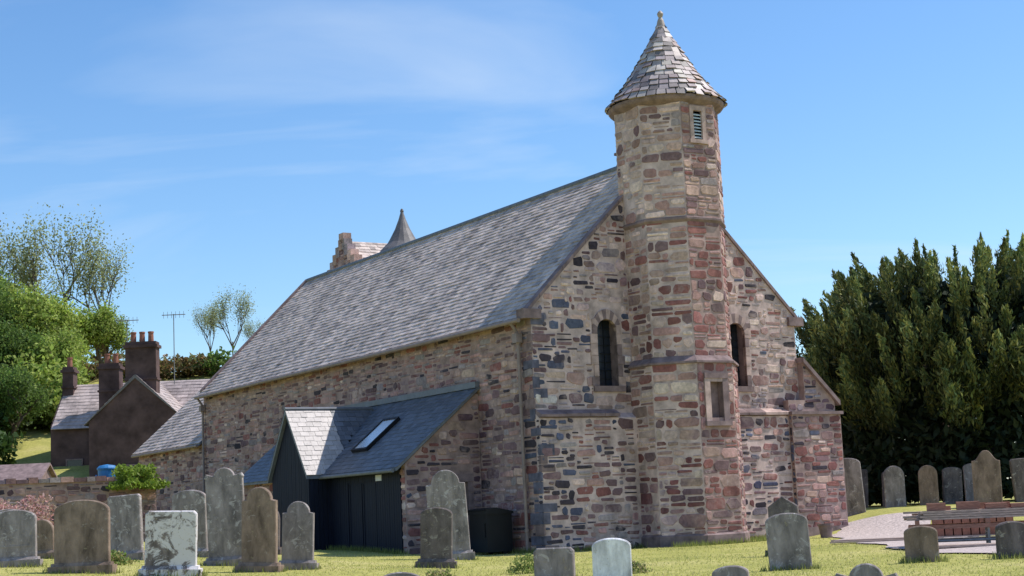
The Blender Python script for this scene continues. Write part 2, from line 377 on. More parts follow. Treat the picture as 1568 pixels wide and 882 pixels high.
# gable copings
for s in (0,1):
    X=lambda x:(x if s==0 else W-x)
    n_seg=12
    for i in range(n_seg):
        x0=-.12+(5.12)*i/n_seg; x1=-.12+5.12*(i+1)/n_seg-.012; z0=ZE+x0*SL;z1=ZE+x1*SL
        d.prism([(X(x0),-.06,z0),(X(x1),-.06,z1),(X(x1),-.06,z1+.13),(X(x0),-.06,z0+.13)],(0,.30,0),mi=1)
        d.prism([(X(x0),Lc-.2,z0-.05),(X(x1),Lc-.2,z1-.05),(X(x1),Lc-.2,z1+.14),(X(x0),Lc-.2,z0+.14)],(0,.3,0),mi=1)
    d.box(min(X(-.3),X(.3)),max(X(-.3),X(.3)),-.12,.3,ZE-.30,ZE-.02,mi=1)
d.box(4.72,5.28,1.25,1.8,12.0,12.55,mi=1); d.box(4.62,5.38,1.15,1.9,12.3,12.38,mi=1)
# SE stepped buttress
bt=MB(); bs=MB()
x0,x1,y0,y1=9.3,11.35,-.38,1.0
bt.box(x0,x1,y0,y1,-1,3.85)
bt.prism([(10.0,y0+.12,3.85),(11.25,y0+.12,3.85),(11.25,y0+.12,4.25),(10.0,y0+.12,5.55)],(0,1.1,0))
stones(bs,(0,y0,0),(1,0,0),(0,-1,0),lambda v:(x0,x1),-.3,3.8,[],lambda u,v:palTr(0,0) if R()<.5 else palLow(5,v),hmin=.16,hmax=.34)
stones(bs,(0,y0+.12,0),(1,0,0),(0,-1,0),lambda v:(9.3 if v<4.3 else 10.0,11.25 if v<4.25 else 11.25-(v-4.25)*.96),3.98,5.4,[],palLow)
stones(bs,(x0,y0,0),(0,1,0),(-1,0,0),lambda v:(0,.16),-.3,3.8,[],palLow,wmin=.15,wmax=.16)
stones(bs,(x1,y0,0),(0,1,0),(1,0,0),lambda v:(0,1.38),-.3,3.8,[],palLow)
bt.prism([(9.3,y0+.12,3.85),(10.0,y0+.12,3.85),(10.0,y0+.12,4.3),(9.3,y0+.12,4.3)],(0,.3,0))
bt.build('buttress_core',M_mortarN,church); bs.build('buttress_stones',M_stone,church)
d.prism([(9.25,y0-.08,3.83),(11.42,y0-.08,3.83),(11.42,y0-.08,3.93),(9.25,y0-.08,3.93)],(0,1.5,0),mi=1)
d.prism([(9.95,y0,5.5),(11.4,y0,4.12),(11.4,y0,4.28),(9.95,y0,5.66)],(0,1.3,0),mi=1)
d.prism([(9.3,y0,-1),(11.45,y0,-1),(11.45,y0,.3),(9.3,y0,.3)],(0,-.08,0),mi=1)
# NE quoins
z=-.1
i=0
while z<ZE-.4:
    h=U(.22,.36); l=.5 if i%2 else .25
    yy=-.24 if z<3.7 else -.02
    if not (3.4<z<4.05) and R()<.6: d.box(-.022,.7-l,yy,.02 if z>3.7 else -.1,z,z+h-.02,mi=2 if R()<.7 else 1)
    if R()<.6: d.box(-.027,.02,yy+.004,l-.02,z,z+h-.02,mi=2 if R()<.6 else 1)
    z+=h; i+=1
M_dressb=mat_simple('blue_grey_stone',(.13,.125,.165),.9,.5,3,.2,bs=.4)
d.build('dressed_stonework',[M_dress,M_dressd,M_dressb],church)
# roofs
def vpal(col,a,b):
    def f():
        k=U(a,b); return tuple(x*k for x in col)
    return f
_pa=vpal((.60,.485,.425),.80,1.14); _pb=vpal((.42,.335,.30),.8,1.1)
palR=lambda: _pa() if R()<.9 else _pb()
sl=MB(); nv=Vector((-SL,0,1)).normalized(); upv=Vector((1,0,SL)).normalized()
o=Vector((-.28,.22,ZE-.28*SL+.02)); H=(Vector((5,0,ZR))-Vector((-.28,0,ZE-.28*SL))).length
slates(sl,o,(0,1,0),upv,Lc-.35,H,nv,.3,.215,palR)
upS=Vector((-1,0,SL)).normalized(); slates(sl,(W+.28,.22,ZE-.28*SL+.02),(0,1,0),upS,Lc-.35,H,(SL,0,1),.36,.32,palR)
s2=(ER-EZ)/4.5
up2=Vector((1,0,s2)).normalized(); H2=(Vector((4.5,0,ER))-Vector((-.25,0,EZ-.25*s2))).length
slates(sl,(-.25,EX0,EZ-.25*s2+.02),(0,1,0),up2,9.2,H2,(-s2,0,1),.3,.24,palR)
slates(sl,(9.25,EX0,EZ-.25*s2+.02),(0,1,0),Vector((-1,0,s2)),9.2,H2,(s2,0,1),.36,.32,palR)
sl.build('slate_roof',M_slate,church)
rd=MB()
def slab(x0,z0,x1,z1,ya,yb,t=.1):
    rd.prism([(x0,ya,z0),(x1,ya,z1),(x1,ya,z1-t),(x0,ya,z0-t)],(0,yb-ya,0))
slab(-.26,ZE-.26*SL+.012,5,ZR+.012,.2,Lc-.1); slab(W+.26,ZE-.26*SL+.012,5,ZR+.012,.2,Lc-.1)
slab(-.23,EZ-.23*s2+.01,4.5,ER+.01,EX0,EX1+.15);slab(9.23,EZ-.23*s2+.01,4.5,ER+.01,EX0,EX1+.15)
yy=.3
while yy<Lc-.3:
    rd.tube((5,yy,ZR+.03),(5,yy+.44,ZR+.03),.11,.11,8); yy+=.45
rd.build('roof_deck_and_ridge',M_lead,church)
# gutters/pipes
g=MB()
g.tube((-.36,.1,ZE-.34),(-.36,Lc,ZE-.34),.07,.07,10)
g.tube((-.33,EX0,EZ-.3),(-.33,EX1,EZ-.3),.06,.06,8)
def pipe(y,z1,z0=0,bottom=-.1,r=.05):
    g.tube((-.12,y,z1-.7),(-.12,y,z0+bottom),r,r,10); g.tube((-.36,y,z1-.36),(-.12,y,z1-.7),r,r,10)
    z=z1-1
    while z>z0: g.tube((-.12,y,z),(-.12,y,z+.09),r*1.45,r*1.45,10); z-=1.8
    g.box(-.25,-.05,y-.12,y+.12,z1-.95,z1-.68)
pipe(.55,ZE); pipe(26.8,ZE); pipe(18.,ZE-1.5,r=.025)
g.build('gutters_and_downpipes',M_pipe,church)
# cone roof of turret
c=MB(); zc0,zc1=13.34,16.05
def rc(t): return 1.78*(1-t)**1.08*(1-.10*math.sin(math.pi*t))+.07
K=15
for k in range(K):
    t0=k/K; t1=min(1,(k+1.12)/K); r0,r1=rc(t0),rc(t1); n=max(8,int(2*math.pi*r0/.30)); off=R()
    for i in range(n):
        a0=2*math.pi*(i+off)/n+.01; a1=2*math.pi*(i+1+off)/n-.01; j=U(-.045,.045); th=U(.015,.055)
        P=lambda r,a,z:(CX+r*math.cos(a),CY+r*math.sin(a),z)
        z0=zc0+(zc1-zc0)*t0+j; z1=zc0+(zc1-zc0)*t1
        col=pick([(4,(.44,.36,.345)),(2,(.34,.27,.26)),(1.8,(.56,.48,.43)),(1.2,(.20,.165,.16)),(1.4,(.42,.29,.25))])
        c.raw([P(r0+th,a0,z0),P(r0+th,a1,z0+U(-.02,.02)),P(r1+.005,a1,z1),P(r1+.005,a0,z1),P(r0-.04,a0,z0-.01),P(r0-.04,a1,z0-.01)],[(0,1,2,3),(4,5,1,0)],col)
c.lathe(CX,CY,[(rc(i/10)-.02,zc0+(zc1-zc0)*i/10) for i in range(11)],24,(.2,.18,.17))
c.lathe(CX,CY,[(.19,15.62),(.14,15.95),(.13,16.0),(.10,16.12),(.055,16.22),(.085,16.28),(.10,16.34),(.07,16.40),(.03,16.44),(.0,16.45)],14,(.36,.29,.25))
c.build('turret_spire',M_slate,church)

# lean-to and porch
lt=MB(); ls=MB()
LX=-2.6;Y0,Y1=3.2,15.9;ZT,ZB=5.0,2.75
lsl=(ZT-ZB)/2.73
li=lambda v:(LX if v<ZB-.0 else LX+(v-ZB)/lsl, -.02)
dh=(-1.25,-.5,-1,2.15)
wallface(lt,(0,Y0,0),(1,0,0),li,[-1,ZB,ZT-.2],[dh])
stones(ls,(0,Y0,0),(1,0,0),(0,-1,0),li,-.2,ZT-.35,[(dh[0]-.18,dh[1]+.18,-1,2.4)],lambda u,v:palLow(5,v),hmin=.15,hmax=.34,wmin=.2,wmax=.6,gap=.022)
lt.poly([(LX,Y0,-1),(LX,Y0+.25,-1),(LX,Y0+.25,ZB),(LX,Y0,ZB)])
stones(ls,(LX,Y0,0),(0,1,0),(-1,0,0),lambda v:(0,.3),-.2,ZB,[],palT,wmin=.3,wmax=.3)
lt.poly([(LX,11.4,-1),(LX,Y1,-1),(LX,Y1,ZB),(LX,11.4,ZB)]); stones(ls,(LX,11.4,0),(0,1,0),(-1,0,0),lambda v:(0,Y1-11.4),0,ZB,[],palN)
lt.poly([(LX,Y1,-1),(0,Y1,-1),(0,Y1,ZT),(LX,Y1,ZB)])
lt.build('lean_to_core',M_mortarN,church); ls.build('lean_to_stones',M_stone,church)
q=MB(); q.poly([(dh[0],Y0+.25,-1),(dh[1],Y0+.25,-1),(dh[1],Y0+.25,dh[3]),(dh[0],Y0+.25,dh[3])]); q.poly([(dh[0],Y0,dh[3]),(dh[1],Y0,dh[3]),(dh[1],Y0+.25,dh[3]),(dh[0],Y0+.25,dh[3])])
for i in range(5): q.box(dh[0]+.15*i+.01,dh[0]+.15*(i+1)-.01,Y0+.22,Y0+.245,-.5,dh[3]-.02)
q.build('lean_to_door',M_blackp,church)
q=MB(); q.box(dh[0]-.2,dh[1]+.2,Y0-.04,Y0+.2,dh[3],dh[3]+.24)
for s in (dh[0]-.17,dh[1]):
    z=-.3
    while z<dh[3]-.05: 
        h=min(U(.3,.5),dh[3]-z); q.box(s,s+.17,Y0-.035,Y0+.2,z,z+h-.012); z+=h
q.build('lean_to_door_surround',M_dressd,church)
# black clad walls
bl=MB()
def boards(p,q_,z0,ztop,nr):
    p=Vector(p);q_=Vector(q_);L=(q_-p).length;ux=(q_-p)/L;nr=Vector(nr);u=0
    while u<L-.02:
        w=min(.15,L-u); a=p+ux*(u+.006);b=p+ux*(u+w-.006)
        za=ztop(u+.006);zb=ztop(u+w-.006); t=nr*U(.02,.026)
        bl.raw([a+Vector((0,0,z0))+t,b+Vector((0,0,z0))+t,b+Vector((0,0,zb))+t,a+Vector((0,0,za))+t,a+Vector((0,0,z0)),b+Vector((0,0,z0)),b+Vector((0,0,zb)),a+Vector((0,0,za))],[(0,1,2,3),(4,0,3,7),(1,5,6,2)]); u+=w
PX=-3.35;PA,PB=8.4,11.4;PZ=4.8
bl.box(LX+.01,LX+.1,Y0+.26,PA,-1,ZB+.0)
boards((LX,Y0+.28,0),(LX,5.1,0),-.3,lambda u:ZB,(-1,0,0))
boards((LX,7.1,0),(LX,PA,0),-.3,lambda u:ZB,(-1,0,0))
boards((LX,5.1,0),(LX,7.1,0),2.3,lambda u:ZB,(-1,0,0))
for k in (5.12,6.1):
    for i in range(6): bl.box(LX-.0,LX+.0095,k+.02+.155*i,k+.02+.155*i+.148,-.3,2.28)
    bl.box(LX-.02,LX+.009,k+.02,k+.1,-.3,2.25); bl.box(LX-.02,LX+.009,k+.86,k+.93,-.3,2.25)
bl.box(PX+.01,PX+.1,PA,PB,-1,ZB)
bl.prism([(PX+.01,PA,ZB),(PX+.01,PB,ZB),(PX+.01,(PA+PB)/2,PZ-.1)],(.09,0,0))
boards((PX,PA,0),(PX,PB,0),-.3,lambda u:ZB+max(0,(1.5-abs(u-1.5))*(PZ-.12-ZB)/1.5),(-1,0,0))
bl.box(PX+.1,LX,PA,PA+.08,-1,ZB); boards((PX,PA,0),(LX,PA,0),-.3,lambda u:ZB,(0,-1,0))
bl.box(PX+.1,LX,PB-.08,PB,-1,ZB)
bl.build('black_boarding',M_black,church)
s=MB(); s.box(LX-.045,LX-.03,4.68,5.08,2.30,2.48); s.build('door_sign',M_white,church)
# roofs of lean-to
palB=vpal((.115,.125,.15),.75,1.25)
palPLit=vpal((.46,.41,.39),.85,1.12)  # pale slates for the stretch painted as sunlit
ls2=MB(); upL=Vector((1,0,lsl)); HL=(Vector((0,0,ZT))-Vector((-2.95,0,ZT-2.95*lsl))).length
ang=(PZ-ZB)/1.5; yc=(PA+PB)/2
def lclip(u,v):
    y=u+Y0-.15; x=-2.95+v*upL.normalized().x; z=ZT+lsl*x
    zp=PZ+.04-abs(y-yc)*ang
    return z>zp
slates(ls2,(-2.95,Y0-.15,ZT-2.95*lsl+.05),(0,1,0),upL,Y1-Y0+.35,HL,(-lsl,0,1),.26,.2,palB,lclip,.015)
ls2.build('lean_to_slates',M_slate_d,church)
q=MB(); q.prism([(-2.93,Y0-.12,ZT-2.93*lsl-.05),(0,Y0-.12,ZT-.05),(0,Y0-.12,ZT+.045),(-2.93,Y0-.12,ZT-2.93*lsl+.045)],(0,yc-1.45-Y0+.12,0)) 
q.prism([(-2.93,PB-.1,ZT-2.93*lsl-.05),(0,PB-.1,ZT-.05),(0,PB-.1,ZT+.045),(-2.93,PB-.1,ZT-2.93*lsl+.045)],(0,Y1-PB+.28,0))
q.prism([(-.9,yc-1.5,ZT-.9*lsl-.05),(0,yc-1.5,ZT-.05),(0,yc-1.5,ZT+.04),(-.9,yc-1.5,ZT-.9*lsl+.04)],(0,3,0))
q.box(-.16,.0,Y0-.1,Y1+.1,ZT-.02,ZT+.16)
q.tube((-3.0,Y0,ZT-2.95*lsl-.02),(-3.0,PA,ZT-2.95*lsl-.02),.06,.06,8)
q.build('lean_to_deck_and_flashing',M_lead,church)
pr=MB()
for s in (-1,1):
    u_=Vector((0,-s,ang)).normalized(); Hh=(1.62**2+(1.62*ang)**2)**.5
    for (xa,Lx,pal_) in ((PX-.15,1.62,palPLit if s<0 else palB),(PX+1.47,1.58,palB)):  # pale sunlit front; church shadow painted in behind it with dark slates
        o=Vector((xa,yc+s*1.62,PZ-1.62*ang+.05))
        def pc(u,v,xa=xa,u_=u_):
            x=xa+u; z=PZ-1.62*ang+.05+v*u_.z
            return z>ZT+lsl*x-.05
        slates(pr,o,(1,0,0),u_,Lx,Hh,(0,s*ang,1),.26,.2,pal_,pc,.016)
pr.build('porch_slates',M_slate_d,church)
q=MB()
for s in (-1,1):
    q.prism([(PX-.14,yc,PZ+.045),(PX-.14,yc+s*1.6,PZ-1.6*ang+.045),(PX-.14,yc+s*1.6,PZ-1.6*ang-.1),(PX-.14,yc,PZ-.1)],(.75,0,0))
q.prism([(PX+.61,yc,PZ+.04),(PX+.61,yc-1.58,PZ-1.58*ang+.04),(PX+.61,yc,PZ-.1)],(.2,0,0))
q.prism([(PX+.6,yc-.0,PZ+.03),(PX+.6,yc-1.5,PZ-1.5*ang+.03),(-.6,yc,PZ-.0)],(0,0,.005))
q.tube((PX-.15,yc,PZ+.07),(-.3,yc,PZ+.07),.06,.06,8)
q.build('porch_deck',M_lead,church)
# skylight
q=MB(); un=upL.normalized(); nn=Vector((-lsl,0,1)).normalized()
def P3(y,sv,h): return Vector((-2.95,y,ZT-2.95*lsl+.05))+un*sv+nn*h
ya,yb,sa,sb=6.6,7.55,1.1,2.5
q.raw([P3(ya,sa,.1),P3(yb,sa,.1),P3(yb,sb,.1),P3(ya,sb,.1)],[(0,1,2,3)],mi=1)
for (a,b,c1,e1) in ((ya-.08,ya,sa-.08,sb+.08),(yb,yb+.08,sa-.08,sb+.08),(ya,yb,sa-.08,sa),(ya,yb,sb,sb+.08)):
    vs=[P3(y_,s1,h) for h in (0,.125) for y_,s1 in ((a,c1),(b,c1),(b,e1),(a,e1))]
    q.raw(vs,[(4,5,6,7),(0,1,5,4),(1,2,6,5),(2,3,7,6),(3,0,4,7)],mi=0)
q.build('skylight',[M_blackp,M_glass],church)

# west aisle block with crow steps and stair turret spire
wb=MB(); wst=MB(); bx0,bx1,by0,by1,bz,bzr=8.0,13.5,27.2,31.8,12.2,14.4
wb.box(bx0+.02,bx1,by0,by1,-1,bz); ymid=(by0+by1)/2
wb.prism([(bx0+.02,by0,bz),(bx0+.02,by1,bz),(bx0+.02,ymid,bzr)],(.4,0,0)); wb.prism([(bx1-.4,by0,bz),(bx1-.4,by1,bz),(bx1-.4,ymid,bzr)],(.4,0,0))
for s in (-1,1):
    for k in range(7):
        t=k/7; yy=ymid+s*(1-t)*2.4; z=bz+t*(bzr-bz)
        wst.box(bx0-.03,bx0+.4,min(yy,yy-s*.42),max(yy,yy-s*.42),z-.1,z+.42,pick([(2,TAN),(1,PURP),(1,GREY)]))
wst.box(bx0-.03,bx0+.4,ymid-.25,ymid+.25,bzr-.1,bzr+.4,TAN)
stones(wst,(bx0+.02,by0,0),(0,1,0),(-1,0,0),lambda v:(0,4.6) if v<bz else ((v-bz)*1.05,4.6-(v-bz)*1.05),9,bzr-.3,[],palN)
stones(wst,(0,by0,0),(1,0,0),(0,-1,0),lambda v:(bx0,bx1),9,bz,[],palN)
wb.lathe(9.6,26.2,[(.85,8),(.85,13.2),(.95,13.3),(.95,13.4)],16)
wb.build('aisle_core',M_mortarN,church); wst.build('aisle_crow_steps',M_stone,church)
ws=MB()
for s in (-1,1):
    u_=Vector((0,-s*2.45,bzr-bz)); slates(ws,(bx0+.38,ymid+s*2.5,bz+.02),(1,0,0),u_,bx1-bx0-.76,u_.length,(0,s*.9,1),.3,.26,palR)
    ws.prism([(bx0+.38,ymid,bzr+.02),(bx0+.38,ymid+s*2.45,bz+.02),(bx0+.38,ymid,bzr-.1)],(bx1-bx0-.76,0,0),(.2,.2,.2))
ws.lathe(9.6,26.2,[(1.15,13.38),(1.02,13.55),(.72,13.85),(.60,14.05),(.52,14.2),(.36,14.5),(.18,14.95),(.07,15.3),(.09,15.36),(.06,15.45),(0,15.5)],16,(.17,.155,.155))
ws.build('aisle_roof_and_spire',M_slate,church)

# ------------------------------------------------------------ ground
xs=sorted(set([-3000,-1500,-700,-350,-200,-120]+list(np.arange(-90,-24,6))+list(np.arange(-24,24,1.0))+list(np.arange(24,90,6))+[120,200,350,700,1500,3000]))
ys=sorted(set([-1500,-500,-150,-60,-20]+list(np.arange(-10,20,5))+list(np.arange(20,62,1.0))+list(np.arange(62,160,4))+[180,240,350,600,1200,3000]))
g=MB(); g.v=[(float(x),float(y),T(float(x),float(y))) for y in ys for x in xs]; nx=len(xs)
for j in range(len(ys)-1):
    for i in range(nx-1): g.f.append((j*nx+i,j*nx+i+1,(j+1)*nx+i+1,(j+1)*nx+i)); g.c.append((.1,.1,.1)); g.m.append(0)
g.build('ground',M_grass,smooth=True)
pth=[(11.6,51),(10.6,46),(10.1,41),(9.9,36),(10.0,31),(11.2,26),(14,21)]
def plerp(t):
    k=min(int(t),len(pth)-2); f=t-k
    p=[pth[max(k-1,0)],pth[k],pth[k+1],pth[min(k+2,len(pth)-1)]]
    return tuple(.5*((2*p[1][i])+(-p[0][i]+p[2][i])*f+(2*p[0][i]-5*p[1][i]+4*p[2][i]-p[3][i])*f*f+(-p[0][i]+3*p[1][i]-3*p[2][i]+p[3][i])*f**3) for i in (0,1))
g=MB(); rows=[];n=70
for k in range(n+1):
    t=(len(pth)-1)*k/n; a=Vector(plerp(t)); b=Vector(plerp(min(t+.05,len(pth)-1.001))) if k<n else a; dr=(b-a) if (b-a).length>1e-5 else dr
    nn_=Vector((-dr.y,dr.x)).normalized(); w0=1.5+.15*math.sin(k*.9)+U(-.06,.06); w1=1.5+.15*math.sin(k*.7+2)+U(-.06,.06)
    rows.append([a+nn_*(w0-(w0+w1)*i/6) for i in range(7)])
g.v=[(p.x,p.y,T(p.x,p.y)+.03) for r in rows for p in r]
for k in range(n):
    for i in range(6): g.f.append((k*7+i,k*7+i+1,(k+1)*7+i+1,(k+1)*7+i)); g.c.append((.3,.3,.3)); g.m.append(0)
g.build('gravel_path',M_gravel)
pp=[plerp(i*.1) for i in range(60)]
def quads_obj(name,V,C,mat,k=4):
    n=len(V)//k; me=bpy.data.meshes.new(name)
    me.vertices.add(len(V)); me.vertices.foreach_set('co',V.astype(np.float32).ravel())
    me.loops.add(n*k); me.loops.foreach_set('vertex_index',np.arange(n*k,dtype=np.int32))
    me.polygons.add(n); me.polygons.foreach_set('loop_start',np.arange(0,n*k,k,dtype=np.int32)); me.polygons.foreach_set('loop_total',np.full(n,k,dtype=np.int32))
    me.update(calc_edges=True)
    ca=me.color_attributes.new('Col','FLOAT_COLOR','CORNER'); c4=np.ones((n,4),dtype=np.float32); c4[:,:3]=C
    ca.data.foreach_set('color',np.repeat(c4,k,axis=0).ravel()); me.materials.append(mat)
    return me
HS=[(-10.9,34,.92,1.73,'seg',1),(-12.1,40,.6,1.54,'round',0),(-8.9,32,1.12,1.84,'seg',0),(-10.0,40,.92,2.06,'flat',1),(-6.9,31,1.0,1.53,'flat',3),
(-8.8,42,.95,2.16,'seg',1),(-6.7,36,.86,2.50,'scroll',1),(-5.5,33,.76,1.96,'shoulder',0),(-4.85,34,.68,1.64,'shoulder',1),(-1.94,35,.70,1.38,'seg',2),
(-1.87,41,1.02,2.36,'shoulder',1),(1.43,26,.64,.72,'seg',4),(.51,27,.70,.58,'flat',1),(4.68,28,.74,.98,'seg',1),(5.6,34,.64,1.28,'gable',2),
(7.0,28,.58,.65,'seg',0),(8.6,28,.58,.66,'seg',2),(3.1,24,.55,.27,'seg',1),(4.7,22,.85,.30,'scroll',1),(-1.8,23,.65,.43,'seg',1),
(11.2,54,1.0,2.5,'seg',1),(12.7,60,.8,2.2,'flat',2),(13.2,56,.72,2.2,'round',1),(14.4,56,.66,2.17,'round',0),(15.5,57,.7,2.08,'seg',2),
(15.3,52,.9,2.5,'ogee',0),(16.6,58,.7,2.2,'seg',1),(17.6,55,1.0,2.25,'flat',2),(-14.3,44,.9,1.9,'seg',1),(-7.3,45,.8,1.7,'round',2),(11.9,61,.7,2.3,'seg',2),(14.0,60,.7,2.1,'seg',2)]
V=[];C=[]
cph,sph=math.cos(math.radians(31.5)),math.sin(math.radians(31.5))
cnt=0
def blade(X,Y,h,c):
    z=T(X,Y)-.01; a=U(0,6.28); w=.012; dx,dy=w*math.cos(a),w*math.sin(a); bx,by=U(-.04,.04),U(-.04,.04)
    V.extend([(X-dx,Y-dy,z),(X+dx,Y+dy,z),(X+bx,Y+by,z+h)]); C.append(c)
while cnt<65000:
    Y=22+28*R()**1.3; X=U(-.36,.36)*Y
    if Y>26 and any((X-p[0])**2+(Y-p[1])**2<2.3 for p in pp[::2]): continue
    rx,ry=X-.5,Y-45; lx=rx*cph+ry*sph; ly=-rx*sph+ry*cph
    if lx>-.1 and ly>-.4: continue
    k=U(.75,1.2); blade(X,Y,U(.015,.055),(.44*k,.45*k,.13*k) if R()<.75 else (.58*k,.52*k,.25*k)); cnt+=1
for h_ in HS:
    if h_[1]<50:
        for _ in range(240): k=U(.6,1.1); blade(h_[0]+U(-.7,.7)*h_[2],h_[1]+random.gauss(-.05,.13),U(.05,.16),(.30*k,.33*k,.10*k))
for _ in range(4200):
    r=R()
    if r<.45: lx,ly=U(-.3,9.3),-.22-abs(random.gauss(0,.14))
    elif r<.65: lx,ly=U(3,7),-2.1-abs(random.gauss(0,.12))
    elif r<.85: lx,ly=-2.65-abs(random.gauss(0,.12)),U(3,8.4)
    else: lx,ly=-.1-abs(random.gauss(0,.12)),U(0,3.2)
    k=U(.6,1.15); blade(.5+lx*cph-ly*sph,45+lx*sph+ly*cph,U(.05,.22),(.30*k,.34*k,.10*k))
me=quads_obj('grass_blades',np.array(V),np.array(C),M_leaf,3); link(bpy.data.objects.new('grass_blades',me))

# ------------------------------------------------------------ headstones
def headstone(X,Y,w,ztop,kind,mi,rz=None,tilt=None,th=.14,plinth=True):
    g=T(X,Y); h=ztop-g; hw=w/2; P=[]
    def arc(cx,cz,r,a0,a1,n,ry=None): return [(cx+r*math.cos(a0+(a1-a0)*i/n),cz+(ry or r)*math.sin(a0+(a1-a0)*i/n)) for i in range(n+1)]
    pi=math.pi
    if kind=='round': P=[(hw,0)]+arc(0,h-hw,hw,0,pi,16)+[(-hw,0)]
    elif kind=='seg': P=[(hw,0)]+arc(0,h-hw*.42,hw,0,pi,14,hw*.42)+[(-hw,0)]
    elif kind=='shoulder':
        r=hw*.72; P=[(hw,0),(hw,h-r*.95-.02),(r+.0,h-r*.95)]+arc(0,h-r*.95,r,0,pi,14,r*.95)[1:-1]+[(-r,h-r*.95),(-hw,h-r*.95-.02),(-hw,0)]
    elif kind=='gable': P=[(hw,0),(hw,h-hw*.7),(hw*.9,h-hw*.6),(0,h),(-hw*.9,h-hw*.6),(-hw,h-hw*.7),(-hw,0)]
    elif kind=='ogee':
        P=[(hw,0),(hw,h-hw*.75)]+[(hw*(1-t), h-hw*.75+hw*.75*(t+.16*math.sin(2*pi*t)*-1)) for t in [i/12 for i in range(1,13)]]
        P+=[(-x,z) for x,z in P[-2::-1]]
    elif kind=='scroll':
        b=h-hw*.62; P=[(hw,0),(hw,b),(hw*1.05,b+.05),(hw*.95,b+.13),(hw*.72,b+.1)]+arc(0,h-hw*.5,hw*.55,0.15,pi-.15,10,hw*.5)+[(-hw*.72,b+.1),(-hw*.95,b+.13),(-hw*1.05,b+.05),(-hw,b),(-hw,0)]
    else: P=[(hw,0),(hw,h-.06),(hw-.06,h),(-hw+.06,h),(-hw,h-.06),(-hw,0)]
    P=[(x,z-.25 if z==0 else z) for x,z in P]
    n=len(P); ch=.018; mbh=MB(); cz=h/2
    rings=[]
    for y,s in ((-th/2,ch),(-th/2+ch,0),(th/2-ch,0),(th/2,ch)):
        rings.append([(x*(1-s/hw),y,cz+(z-cz)*(1-s/cz)) for x,z in P])
    vs=[p for r in rings for p in r]
    fs=[tuple(range(n)),tuple(range(4*n-1,3*n-1,-1))]
    for k in range(3):
        for i in range(n): fs.append((k*n+i,(k+1)*n+i,(k+1)*n+(i+1)%n,k*n+(i+1)%n))
    mbh.raw(vs,fs)
    if plinth:
        mbh.box(-hw-.1,hw+.1,-th/2-.1,th/2+.1,-.3,.14); mbh.prism([(-hw-.05,-th/2-.06,.14),(-hw-.05,th/2+.06,.14),(-hw-.05,th/2+.02,.2),(-hw-.05,-th/2-.02,.2)],(2*hw+.1,0,0))
    if kind in('round','seg','shoulder') and h>1 and R()<.6:
        f=-th/2-.008; a=hw*.78
        mbh.box(-a,a,f,-th/2+.01,.42,.45); mbh.box(-a,-a+.03,f,-th/2+.01,.45,h-hw-.12); mbh.box(a-.03,a,f,-th/2+.01,.45,h-hw-.12)
        for i in range(int((h-hw-.7)/.11)):
            l=a*U(.45,.85); zz=h-hw-.2-i*.11; x=-l
            while x<l: q=U(.04,.12); mbh.box(x,min(x+q,l),f+.004,-th/2+.01,zz,zz+.035); x+=q+.025
    o=mbh.build('headstone',MH[mi]); o.location=(X,Y,g)
    o.rotation_euler=(U(-.05,.05) if tilt is None else tilt,U(-.05,.05),U(-.35,.15) if rz is None else rz); return o
for hs in HS: headstone(*hs,plinth=hs[1]>30 and hs[1]<50)

